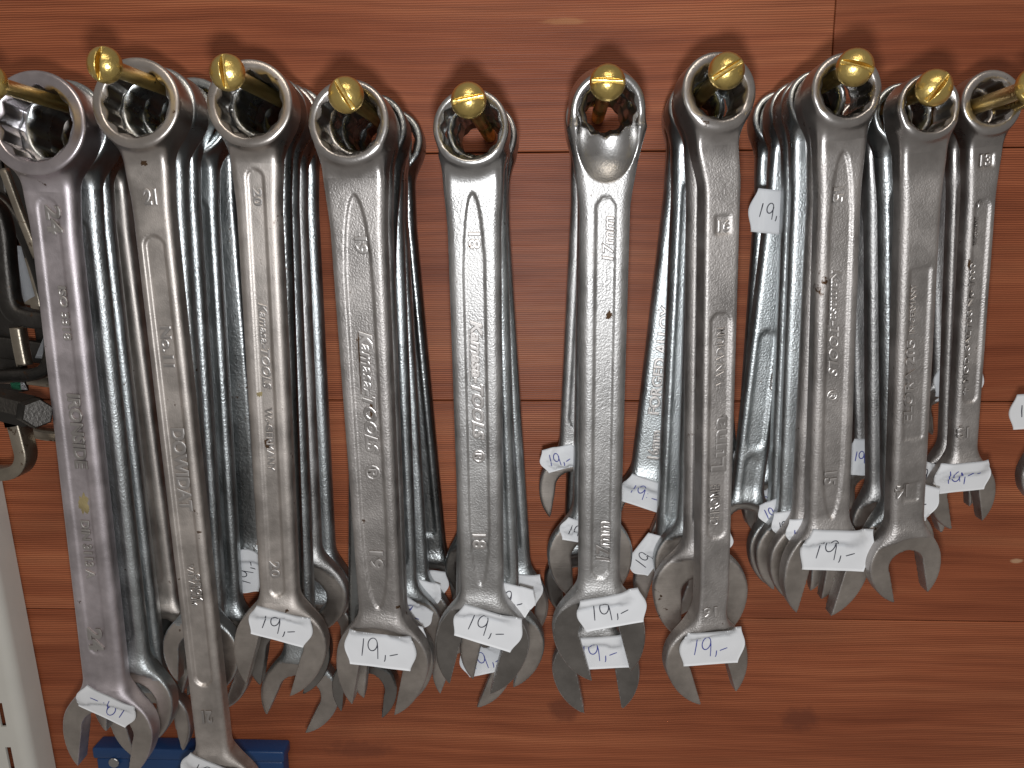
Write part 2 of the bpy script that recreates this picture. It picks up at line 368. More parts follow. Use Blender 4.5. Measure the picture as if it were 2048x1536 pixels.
    def build(s, root, mring, mhandle, mjaw):
        cu = s.v[s.q].mean(1)[:, 2]
        V = np.stack([s.v[:, 0], s.v[:, 1], -s.v[:, 2]], 1)*0.001
        Nn = np.stack([s.n[:, 0], s.n[:, 1], -s.n[:, 2]], 1)
        out = []
        fc = s.v[s.q].mean(1); nc = s.n[s.q].mean(1)
        b = math.radians(s.beta); du = fc[:, 2]-s.L; v = fc[:, 0]*math.sin(b)+du*math.cos(b); w_ = fc[:, 0]*math.cos(b)-du*math.sin(b)
        ground = (np.hypot(w_, v-0.5*s.Rj) < 1.36*s.Rj) & (np.abs(nc[:, 1]) > 0.8) & (np.abs(fc[:, 1]-s.off) < s.tj)
        for name, sel, mt in (('ring_end', cu < s.cut1, mring), ('handle', (cu >= s.cut1) & (cu < s.cut2), mhandle), ('open_jaw', cu >= s.cut2, mjaw)):
            q = s.q[sel][:, ::-1]; used, inv = np.unique(q, return_inverse=True)
            o = meshobj(name, V[used], inv.reshape(q.shape), mhandle if name != 'ring_end' else mring, root, True, Nn[used])
            if name == 'open_jaw' and mjaw is not mhandle:
                o.data.materials.append(mjaw); o.data.polygons.foreach_set('material_index', ground[sel].astype(np.int32))
            out.append(o)
        return out

# ------------------------------------------------------------------ lettering, labels, stains on a wrench
def to_local(root, px, py, yl):            # where the sight line meets the plane y = yl (mm) of the wrench; x, u in mm
    mi = root.matrix_world.inverted(); o = mi @ CAM; d = (mi.to_3x3() @ ray(px, py))
    t = (yl*0.001-o.y)/d.y; p = o+d*t
    return p.x*1000, -p.z*1000
def text_mesh(body, shear, extr, bold):
    cu = bpy.data.curves.new('t', 'FONT'); cu.dimensions = '2D'; cu.body = body; cu.size = 1.0; cu.extrude = extr; cu.bevel_depth = extr*0.5; cu.bevel_resolution = 0
    cu.align_x = 'CENTER'; cu.align_y = 'CENTER'; cu.shear = shear; cu.resolution_u = 3; cu.offset = bold
    o = bpy.data.objects.new('t', cu); COL.objects.link(o)
    me = bpy.data.meshes.new_from_object(o.evaluated_get(bpy.context.evaluated_depsgraph_get()))
    v = np.empty(len(me.vertices)*3, np.float32); me.vertices.foreach_get('co', v); v = v.reshape(-1, 3)
    fs = [tuple(p.vertices) for p in me.polygons]
    bpy.data.objects.remove(o); bpy.data.curves.remove(cu); bpy.data.meshes.remove(me)
    return v, fs
outline_default = 'outline'
def lettering(wr, root, handle, mat, body, px, py, length, capw, way, shear=0.0, raise_=0.62, bold=0.0, underline=0.0, outline=None):
    """length along the reading direction and capw = letter height, both in photo pixels; way: 'down', 'up', 'flat', 'flip'"""
    x0, u0 = to_local(root, px, py, -5)
    xa, ua = to_local(root, px, py+10, -5); sc = math.hypot(xa-x0, ua-u0)/10
    v, fs = text_mesh(body, shear, 0.10, bold)
    mn, mxx = v.min(0), v.max(0)
    t = (v-(mn+mxx)/2); t[:, 0] *= length*sc/(mxx[0]-mn[0]); t[:, 1] *= capw*sc/(mxx[1]-mn[1])
    z = (v[:, 2]-mn[2])/(mxx[2]-mn[2]+1e-9)
    hv, hf = text_mesh(body, shear, 0.0, bold+0.05)     # dark outline laid round the letters so they stand out
    hv = hv-(mn+mxx)/2; hv[:, 0] *= length*sc/(mxx[0]-mn[0]); hv[:, 1] *= capw*sc/(mxx[1]-mn[1])
    if underline:                           # bar under the first part of the word
        lx = length*sc; hw = capw*sc
        bx = np.array([[-lx*0.42, -hw*0.62], [-lx*0.42+lx*underline, -hw*0.62], [-lx*0.42+lx*underline, -hw*0.52], [-lx*0.42, -hw*0.52]])
        n = 14; pts = []; zz = []
        for i in range(n+1):
            xx = bx[0, 0]+(bx[1, 0]-bx[0, 0])*i/n
            for yy, z_ in ((-hw*0.66, 0), (-hw*0.63, 1), (-hw*0.57, 1), (-hw*0.54, 0)): pts.append((xx, yy, 0)); zz.append(z_)
        b0 = len(t); t = np.vstack([t, np.array(pts, np.float32)]); z = np.concatenate([z, zz])
        for i in range(n):
            for j in range(3): a = b0+i*4+j; fs.append((a, a+4, a+5, a+1))
    h0 = len(t); t = np.vstack([t, hv]); z = np.concatenate([z, np.full(len(hv), -9.0)]); fs = fs+[tuple(k+h0 for k in f) for f in hf]
    if way == 'down': dx, dv = t[:, 1], t[:, 0]
    elif way == 'up': dx, dv = -t[:, 1], -t[:, 0]
    elif way == 'flat': dx, dv = t[:, 0], -t[:, 1]
    else: dx, dv = -t[:, 0], t[:, 1]
    x = x0+dx; u = u0+dv
    h = wr.height(x, u, -4.5)
    y = np.where(z < -5, h-0.07, h+0.18-(raise_+0.18)*z)
    VV = np.stack([x, y, -u], 1)*0.001
    o = meshobj('lettering', VV, fs, mat, handle, False)
    o.data.materials.append(M[outline or outline_default])
    o.data.polygons.foreach_set('material_index', np.array([0 if z[list(f)].min() > 0.55 else 1 for f in fs], np.int32))
    return o
STROKES = {
 '19,-': [[(-6.6, 3.6), (-6.8, 0.5), (-7.2, -3.8)], 'nine', [(1.6, -2.4), (1.5, -4.6), (1.2, -5.2)], [(3.0, -2.5), (6.0, -1.4)]],
 '19:-': [[(-7.2, 3.0), (-7.9, -2.8)], 'nine', [(0.8, -0.2), (0.9, -0.5)], [(0.9, -2.4), (0.8, -2.8)], [(3.4, -2.3), (7.0, -2.2)]],
 '10,-': [[(-7.2, 3.6), (-7.0, 0), (-6.6, -3.4)], 'zero', [(1.0, -0.5), (0.7, -4.2)], [(2.0, -0.6), (6.5, 1.3)]],
}
def stroke_pts(item, rnd):
    if item == 'nine':
        cx, cy, rx, ry = -3.0+rnd.uniform(-.3, .3), 1.3, 1.7, 2.7
        pts = [(cx+rx*math.cos(a)+0.25*math.sin(a), cy+ry*math.sin(a)) for a in np.linspace(0.5, 0.5+2*math.pi*1.0, 22)]
        return pts+[(-1.15, 0.5), (-1.05, -1.8), (-1.0, -4.6)]
    if item == 'zero':
        cx, cy, rx, ry = -3.4, 0.2, 2.0, 2.9
        return [(cx+rx*math.cos(a), cy+ry*math.sin(a)) for a in np.linspace(1.6, 1.6+2*math.pi*0.9, 20)]+[(-1.7, -1), (-1.3, -3.0)]
    return item
def sticker(wr, root, part, px, py, wpx, hpx, rot, ink='ink_black', text='19,-', curl=0.35, seed=0):
    rnd = random.Random(seed+int(px)*7+int(py))
    yl = -wr.tj+wr.off
    x0, u0 = to_local(root, px, py, yl)
    c, s_ = math.cos(math.radians(rot)), math.sin(math.radians(rot))
    xa, ua = to_local(root, px+10*c, py-10*s_, yl)
    ex = np.array([xa-x0, ua-u0]); sc = np.linalg.norm(ex)/10; ex /= np.linalg.norm(ex); ey = np.array([ex[1], -ex[0]])
    hw, hh = wpx*sc/2, hpx*sc/2
    plane = yl-0.12
    nx, ny = 26, 14
    ph = rnd.uniform(0, 6)
    def surf(a, b, lift):
        x = x0+ex[0]*a+ey[0]*b; u = u0+ex[1]*a+ey[1]*b
        xs = np.clip(x, wr.X[0], wr.X[-1]); us = np.clip(u, wr.U[0], wr.U[-1])
        h = np.full(x.shape, plane)
        for ox, ou in ((0, 0), (1.5, 0), (-1.5, 0), (0, 1.5), (0, -1.5), (3, 0), (-3, 0), (0, 3), (0, -3), (2, 2), (-2, 2), (2, -2), (-2, -2)):
            hv = wr.height(np.clip(xs+ox, wr.X[0], wr.X[-1]), np.clip(us+ou, wr.U[0], wr.U[-1]), plane); h = np.minimum(h, hv)
        h = h-0.10-curl*((a/hw)**2*0.5+(b/hh)**4*0.35)*(0.6+0.4*np.sin(a*0.35+ph))-0.05*np.sin(a*0.5+ph)*np.sin(b*0.6+ph)
        return np.stack([x, h-lift, -u], -1)*0.001
    b = np.linspace(-1, 1, ny+1)
    edge = 1.25*np.cos(b*math.pi*0.95)                       # bulging ends of a price-gun label
    A = np.linspace(-1, 1, nx+1)[:, None]*(hw-0.9+edge[None, :]*1.0+0*b[None, :]); Bm = np.broadcast_to((b*hh)[None, :], A.shape)
    top = surf(A, Bm, 0.0).reshape(-1, 3); bot = surf(A, Bm, -0.07).reshape(-1, 3)
    nv = len(top); fs = []
    idx = lambda i, j: i*(ny+1)+j
    for i in range(nx):
        for j in range(ny):
            q = (idx(i, j), idx(i, j+1), idx(i+1, j+1), idx(i+1, j)); fs.append(q[::-1]); fs.append(tuple(k+nv for k in q))
    rim = [idx(i, 0) for i in range(nx)]+[idx(nx, j) for j in range(ny)]+[idx(i, ny) for i in range(nx, 0, -1)]+[idx(0, j) for j in range(ny, 0, -1)]
    for a_, b_ in zip(rim, rim[1:]+rim[:1]): fs.append((a_, b_, b_+nv, a_+nv))
    st = meshobj('price_sticker', np.vstack([top, bot]), fs, M['paper'], part, True)
    # handwriting
    V, Fs = [], []
    k = sc and (hw/13.0)
    for item in STROKES[text]:
        pts = np.array(stroke_pts(item, rnd), float); pts = pts+np.array([rnd.uniform(-.25, .25)+0.4, rnd.uniform(-.25, .25)+0.3])
        seg = np.linalg.norm(np.diff(pts, axis=0), axis=1); cl = np.concatenate([[0], np.cumsum(seg)]); n = max(3, int(cl[-1]/0.35))
        tt = np.linspace(0, cl[-1], n); p = np.stack([np.interp(tt, cl, pts[:, 0]), np.interp(tt, cl, pts[:, 1])], 1)*k
        d = np.gradient(p, axis=0); d /= np.linalg.norm(d, axis=1, keepdims=True)+1e-9; nn = np.stack([-d[:, 1], d[:, 0]], 1)
        wd = 0.21*(0.75+0.35*np.sin(np.linspace(0.4, 2.9, n)))[:, None]
        for side in (-1, 1):
            q = p+nn*wd*side; V.append(surf(q[:, 0], q[:, 1], 0.15))
        base = sum(len(z) for z in V)-2*n
        Fs += [(base+i, base+i+1, base+n+i+1, base+n+i) for i in range(n-1)]
    meshobj('handwriting', np.vstack(V), Fs, M[ink], st, True)
    return st
def stain(wr, root, handle, px, py, rx, ry, mat, seed, name='rust_spot'):
    rnd = random.Random(seed); x0, u0 = to_local(root, px, py, -5); sc = mm_per_px(-0.07)
    n = 22; ring = []
    for i in range(n):
        a = 2*math.pi*i/n; r = rnd.uniform(0.65, 1.15); ring.append((x0+rx*sc*r*math.cos(a), u0+ry*sc*r*math.sin(a)))
    pts = [(x0, u0)]+ring+[(x0+(a-x0)*0.55, u0+(b-u0)*0.55) for a, b in ring]
    x = np.array([p[0] for p in pts]); u = np.array([p[1] for p in pts])
    y = wr.height(x, u, -4.5)-np.where(np.arange(len(x)) % 3 == 0, 0.12, 0.05); y[1:n+1] += 0.08
    fs = []
    for i in range(n):
        j = (i+1) % n; fs.append((1+i, 1+j, n+1+j, n+1+i)); fs.append((0, n+1+i, n+1+j))
    meshobj(name, np.stack([x, y, -u], 1)*0.001, fs, M[mat], handle, True)

# ------------------------------------------------------------------ screws
def threads(r0, depth, pitch, l0, l1, seg=20):
    nz = int((l1-l0)/pitch*8); V = []; fs = []
    for i in range(nz+1):
        z = l0+(l1-l0)*i/nz; tp = min(1.0, (l1-z)/4.0+0.15)
        for j in range(seg):
            a = 2*math.pi*j/seg; ph = (z/pitch-j/seg) % 1.0
            r = r0*max(tp, 0.15)+depth*(1-abs(2*ph-1))**1.5*(1 if tp > 0.3 else 0.3)
            V.append((r*math.cos(a), z, r*math.sin(a)))
    for i in range(nz):
        for j in range(seg):
            a = i*seg+j; b = i*seg+(j+1) % seg; fs.append((a, b, b+seg, a+seg))
    return np.array(V)*0.001, fs
def head_mesh(Rh, ang):
    h = 0.3; g = np.arange(-Rh-1, Rh+1.2, h, dtype=np.float32); yy = np.arange(-Rh, 2.2, h, dtype=np.float32)
    x = g[:, None, None]; y = yy[None, :, None]; z = g[None, None, :]
    rho = np.hypot(x, z); cap = Rh*0.80; Rs = (Rh*Rh+cap*cap)/(2*cap)
    d = np.maximum(np.sqrt(rho**2+(y+cap-Rs)**2)-Rs, y-0.6)
    d = -smin(-d, -(rho-Rh), 0.5)
    a = math.radians(ang); pr = -x*math.sin(a)+z*math.cos(a)
    slot = np.maximum(np.abs(pr)-0.75, y+cap-3.2)
    d = np.maximum(d, -slot)
    return surface_nets(d.astype(np.float32), np.array([g[0], yy[0], g[0]]), (h, h, h))
def screw(hx, hy, Yh, ang, label, droop=0.0, swing=0.0, Rh=6.1):
    h = P(hx, hy, Yh); wp = Vector((h.x+swing, 0.0, h.z+droop))
    ax = (wp-h).normalized()
    up = Vector((0, 0, 1)); xx = ax.cross(up).normalized(); zz = xx.cross(ax)
    m = Matrix(((xx.x, ax.x, zz.x, h.x), (xx.y, ax.y, zz.y, h.y), (xx.z, ax.z, zz.z, h.z), (0, 0, 0, 1)))
    root = empty('brass_screw', m); tag(root, label, 'screw', 'brass screws carrying the wrenches')
    v, q, n = head_mesh(Rh, ang); meshobj('head', v*0.001, q, M['brass'], root, True, n)
    ln = (wp-h).length*1000+4
    seg = 24; V = []; fs = []
    for i, (z, r) in enumerate(((0.3, 3.0), (1.2, 2.75), (ln*0.55, 2.75), (ln*0.55+1, 2.3))):
        for j in range(seg): V.append((r*math.cos(2*math.pi*j/seg), z, r*math.sin(2*math.pi*j/seg)))
    for i in range(3):
        for j in range(seg): a = i*seg+j; b = i*seg+(j+1) % seg; fs.append((a, b, b+seg, a+seg))
    meshobj('shank', np.array(V)*0.001, fs, M['brass'], root, True)
    tv, tf = threads(2.0, 0.9, 2.2, ln*0.55, ln+6); meshobj('thread', tv, tf, M['brass'], root, True)
    def at(Y): t = (Y-h.y)/(wp.y-h.y); return h+(wp-h)*t
    return at

# ------------------------------------------------------------------ placing wrenches
def place(ring, jaw, spin=0.0):
    z = (ring-jaw).normalized(); y = Vector((0, 1, 0)); y = (y-z*y.dot(z)).normalized()
    if spin: y = Matrix.Rotation(math.radians(spin), 3, z) @ y
    x = y.cross(z)
    return Matrix(((x.x, y.x, z.x, ring.x), (x.y, y.y, z.y, ring.y), (x.z, y.z, z.z, ring.z), (0, 0, 0, 1)))
GROUP = 'combination wrenches hanging from brass screws'

STACKS = {
 # n: front-rim centre, rim radius px, front depth, jaw centre, jaw radius px, jaw turn, handle half widths px (top, bottom), finish
 24: dict(ring=(68, 247), R=100, Yf=-0.066, jaw=(214, 1462), Rj=103, beta=-11, hw=(45, 50), mat=('lilac', 'lilac', 'jaw'), t=4.3, rr=3.4,
   panels=[('round', 395, 1310, 20, 0.35)],
   text=[('24', 106, 440, 58, 34, 'down', {}), ('ISO 3318', 127, 628, 108, 17, 'down', {}), ('IRONSIDE', 153, 865, 148, 27, 'down', {}), ('DIN 3113 A', 173, 1102, 116, 17, 'down', {}), ('24', 189, 1282, 46, 26, 'down', {})],
   stick=[(215, 1410, 122, 62, 155, 'ink_blue', '19:-')], stains=[(165, 1012, 14, 28, 'glue', 3, 'glue_patch')],
   screw=((-19, 165), -0.092, 60), label='lilac-grey front wrench at the far left, upside-down price sticker on its jaw',
   back=[((262, 1405), 92, -8, 'zinc', None), ((296, 1445), 88, 8, 'zinc', None), ((322, 1268), 66, 0, 'warm', None), ((330, 1330), 76, -5, 'dark', None)]),
 21: dict(ring=(270, 207), R=86, Yf=-0.066, jaw=(432, 1585), Rj=98, beta=-10, hw=(38, 38), mat=('warm', 'warm', 'jaw'), t=4.2, rr=2.6,
   panels=[('round', 472, 1372, 20, 0.8)],
   text=[('21', 299, 393, 27, 33, 'flat', {}), ('No.11', 330, 695, 82, 23, 'down', {}), ('DOWIDAT', 360, 943, 165, 27, 'down', {}), ('CHROM', 394, 1178, 54, 11, 'down', {}), ('VANADIUM', 381, 1174, 82, 12, 'down', {}), ('21', 413, 1436, 18, 26, 'flip', {})],
   stick=[(425, 1548, 130, 70, -22, 'ink_black', '19,-')], stains=[(287, 326, 8, 6, 'rust', 5, 'rust_spot')],
   screw=((210, 130), -0.093, 80), label='long wrench stamped 21 and DOWIDAT, its jaw cut off by the lower edge',
   back=[((400, 1305), 86, -6, 'zinc', None), ((424, 1345), 82, -20, 'zinc', (452, 1285, 60, 60, 85)), ((455, 1290), 78, -10, 'zinc', None), ((500, 1160), 64, -5, 'dark', (492, 1140, 90, 60, 80))]),
 20: dict(ring=(497, 207), R=82, Yf=-0.070, jaw=(560, 1290), Rj=100, beta=-16, hw=(42, 42), mat=('warm', 'warm', 'jaw'), t=4.2, rr=3.0,
   panels=[('round', 338, 1192, 16, 0.45)],
   text=[('20', 513, 394, 37, 20, 'down', {}), ('Kamasa-TOOLS', 528, 695, 172, 18, 'down', dict(shear=0.25)), ('W.-GERMANY', 538, 882, 128, 14, 'down', {}), ('20', 548, 1142, 34, 19, 'down', {})],
   stick=[(562, 1250, 128, 74, -15, 'ink_black', '19,-')], stains=[(533, 890, 9, 15, 'rust', 7, 'rust_spot'), (517, 790, 7, 7, 'glue', 9, 'glue_patch')],
   screw=((455, 145), -0.092, 92), label='front wrench stamped 20 with brown rust spots beside the words W.-GERMANY',
   back=[((574, 1305), 92, -10, 'dark', None), ((600, 1388), 86, -24, 'zinc', None), ((612, 1192), 86, -38, 'bright', None), ((640, 1180), 66, 4, 'zinc', None), ((640, 1260), 70, 4, 'zinc', None)]),
 19: dict(ring=(698, 243), R=79, Yf=-0.082, jaw=(765, 1322), Rj=102, beta=-12, hw=(54, 47), mat=('satin', 'satin', 'jaw'), t=4.3, rr=2.6,
   panels=[('ellipse', 390, 1218, 27, 0.55)],
   text=[('19', 720, 492, 36, 28, 'down', {}), ('Kamasa-TOOLS', 736, 790, 246, 27, 'down', dict(shear=0.28, underline=0.42, bold=0.02, outline='rust')), ('\u00ae', 744, 948, 32, 30, 'down', {}), ('19', 751, 1125, 40, 27, 'down', {})],
   stick=[(761, 1298, 142, 84, -7, 'ink_black', '19,-')], stains=[(715, 700, 5, 30, 'rust', 11, 'rust_spot'), (741, 820, 5, 22, 'rust', 12, 'rust_spot'), (795, 1218, 7, 5, 'rust', 13, 'rust_spot')],
   screw=((692, 190), -0.092, 120), label='front wrench stamped 19 with dark rust filling its raised lettering',
   back=[((778, 1322), 96, -8, 'bright', (822, 1270, 60, 50, -12)), ((728, 1378), 72, -4, 'dark', None), ((800, 1258), 88, -10, 'zinc', (822, 1222, 90, 52, -35)), ((826, 1240), 80, -6, 'zinc', (838, 1182, 90, 60, -20)), ((866, 1165), 52, 6, 'dark', (862, 1165, 70, 56, -8))]),
 18: dict(ring=(942, 254), R=72, Yf=-0.080, jaw=(965, 1285), Rj=101, beta=-14, hw=(51, 47), mat=('bright', 'bright', 'jawdark'), t=4.3, rr=3.4,
   panels=[('ellipse', 385, 1170, 21, 0.5)],
   text=[('18', 948, 482, 35, 26, 'down', {}), ('Kamasa-TOOLS', 954, 765, 240, 25, 'down', dict(shear=0.28, underline=0.42, bold=0.02)), ('\u00ae', 957, 915, 26, 25, 'down', {}), ('18', 958, 1086, 30, 26, 'down', {})],
   stick=[(976, 1253, 138, 84, -17, 'ink_black', '19,-')], stains=[],
   screw=((937, 201), -0.090, 10), label='front wrench stamped 18 with the brightest flash glare along its handle',
   back=[((1004, 1292), 90, -14, 'zinc', (1025, 1195, 90, 60, -15)), ((945, 1335), 86, -18, 'bright', (975, 1318, 110, 60, 12)), ((1030, 1212), 70, -4, 'zinc', (1042, 1175, 86, 70, -8)), ((948, 1135), 60, 3, 'dark', None)]),
 17: dict(ring=(1215, 206), R=70, Yf=-0.078, jaw=(1197, 1262), Rj=98, beta=14, hw=(48, 44), mat=('bright', 'bright', 'jawdark'), t=4.4, rr=3.9, tilt=-14, scoop=True,
   panels=[('hex', 393, 1157, 19, 0.5)],
   text=[('17mm', 1217, 478, 90, 25, 'up', dict(shear=0.15)), ('17mm', 1207, 1085, 80, 26, 'up', dict(shear=0.15))],
   stick=[(1223, 1219, 138, 80, 10, 'ink_black', '19,-')], stains=[(1219, 632, 7, 9, 'rust', 15, 'rust_spot')],
   screw=((1215, 165), -0.088, -3), label='front wrench stamped 17mm twice, inside a pointed long panel',
   back=[((1192, 1342), 93, 10, 'jawdark', (1200, 1302, 134, 80, 3)), ((1180, 1112), 88, 4, 'zinc', (1160, 1060, 80, 52, -10)), ((1150, 975), 72, -6, 'bright', (1120, 915, 80, 50, 15)), ((1158, 1165), 72, 10, 'dark', None)]),
 16: dict(ring=(1435, 182), R=71, Yf=-0.076, jaw=(1412, 1318), Rj=90, beta=15, hw=(34, 32), mat=('satin', 'satin', 'jaw'), t=5.0, rr=1.5,
   panels=[('box', 432, 470, 15, 0.4), ('round', 626, 1080, 20, 0.45)],
   text=[('16', 1449, 451, 26, 24, 'flat', {}), ('VANADIUM', 1441, 716, 118, 17, 'up', {}), ('Luna', 1439, 888, 112, 30, 'up', dict(bold=0.01)), ('CHROME', 1430, 1012, 82, 19, 'up', {}), ('16', 1420, 1224, 26, 20, 'flip', {})],
   stick=[(1424, 1292, 128, 80, 4, 'ink_blue', '19,-')], stains=[],
   screw=((1453, 142), -0.088, 30), label='front wrench stamped 16 reading VANADIUM, Luna and CHROME on its narrow handle',
   back=[((1402, 1185), 97, 0, 'jaw', None), ((1385, 1125), 78, 4, 'zinc', (1420, 1080, 90, 52, -6)), ((1342, 1160), 74, -14, 'zinc', (1296, 1108, 92, 52, 52)), ((1288, 1010), 58, -14, 'zinc', (1292, 985, 100, 66, -18)), ((1452, 1005), 54, 4, 'zinc', (1472, 972, 70, 60, -30))]),
 15: dict(ring=(1693, 178), R=66, Yf=-0.082, jaw=(1656, 1135), Rj=90, beta=-14, hw=(40, 44), mat=('satin', 'satin', 'jaw'), t=4.2, rr=2.8,
   panels=[('ellipse', 303, 1037, 21, 0.5)],
   text=[('15', 1680, 390, 32, 24, 'down', {}), ('Kamasa-TOOLS', 1673, 650, 214, 21, 'down', dict(shear=0.28, underline=0.42)), ('\u00ae', 1668, 793, 23, 22, 'down', {}), ('15', 1664, 960, 28, 24, 'down', {})],
   stick=[(1674, 1098, 144, 92, -2, 'ink_black', '19,-')], stains=[],
   screw=((1710, 135), -0.094, -15), label='front wrench right of the Luna one, stamped 15, its price sticker sitting level',
   back=[((1622, 1120), 82, -6, 'satin', (1600, 1060, 60, 60, 10)), ((1592, 1108), 78, -2, 'zinc', (1572, 1045, 60, 60, 12)), ((1572, 1098), 74, 2, 'zinc', (1545, 1020, 60, 46, 25)), ((1490, 1045), 50, -6, 'zinc', (1546, 424, 96, 86, -6)), ((1548, 1010), 60, 0, 'zinc', (1540, 1000, 70, 56, 20)), ((1508, 960), 52, 3, 'zinc', (1500, 915, 70, 60, 30))]),
 14: dict(ring=(1858, 211), R=59, Yf=-0.084, jaw=(1811, 1128), Rj=76, beta=10, hw=(38, 36), mat=('satin', 'satin', 'jaw'), t=4.2, rr=2.6,
   panels=[('box', 535, 880, 20, 0.4), ('box', 966, 1004, 17, 0.4)],
   text=[('IN-GERMANY', 1829, 620, 100, 11, 'up', {}), ('ELORA 205', 1822, 766, 168, 21, 'up', dict(shear=0.1)), ('14', 1807, 985, 26, 26, 'flip', {})],
   stick=[], stains=[],
   screw=((1868, 176), -0.088, 55), label='front wrench stamped 14 and ELORA 205, its open jaw bare of any sticker',
   back=[((1800, 1085), 70, 8, 'zinc', (1835, 1000, 80, 70, -15)), ((1770, 1045), 62, 5, 'bright', (1800, 990, 80, 66, 10)), ((1835, 1030), 60, 12, 'satin', (1850, 950, 70, 52, -20)), ((1742, 980), 50, -4, 'bright', (1727, 912, 70, 74, -2)), ((1730, 850), 48, 0, 'dark', (1727, 775, 70, 70, 4))]),
 13: dict(ring=(1985, 203), R=57, Yf=-0.060, jaw=(1926, 985), Rj=68, beta=10, hw=(28, 26), mat=('satin', 'satin', 'jaw'), t=3.6, rr=2.4,
   panels=[('box', 305, 335, 14, 0.4), ('round', 400, 806, 14, 0.45)],
   text=[('13', 1977, 320, 24, 24, 'flat', {}), ('+', 1964, 408, 14, 14, 'up', {}), ('W.GERMANY', 1957, 463, 58, 10, 'up', {}), ('MOD. SALTUS No 1000', 1943, 650, 240, 14, 'up', {}), ('+', 1936, 785, 14, 14, 'up', {}), ('13', 1930, 868, 24, 22, 'flip', {})],
   stick=[(1924, 952, 112, 66, 6, 'ink_blue', '10,-')], stains=[(1943, 530, 3, 12, 'rust', 17, 'rust_spot')],
   screw=((2068, 172), -0.092, 40), label='front wrench stamped 13 and MOD. SALTUS, crumpled price sticker on its jaw',
   back=[((1906, 962), 60, 6, 'satin', (1862, 985, 60, 74, 12)), ((1896, 815), 52, 4, 'bright', (1915, 762, 100, 70, -6)), ((1884, 830), 48, -10, 'satin', (1885, 765, 60, 70, 4))]),
}
ORD = ['directly', 'second', 'third', 'fourth', 'fifth', 'sixth']
NAMES = {24: 'the lilac-grey wrench at far left', 21: 'the longest wrench', 20: 'the wrench with brown rust spots', 19: 'the wrench with rust-filled lettering', 18: 'the flash-lit wrench left of centre',
         17: 'the wrench with hollowed ring end', 16: 'the narrow-handled wrench reading Luna', 15: 'the wrench with the level sticker', 14: 'the stickerless wrench reading ELORA', 13: 'the crumpled-sticker wrench at right'}
ADJ = dict(zinc='grey matt', dark='dark chromed', bright='shiny chromed', satin='satin steel', warm='brownish worn', jaw='scratched grey', jawdark='polished dark')
STEP = 0.0124
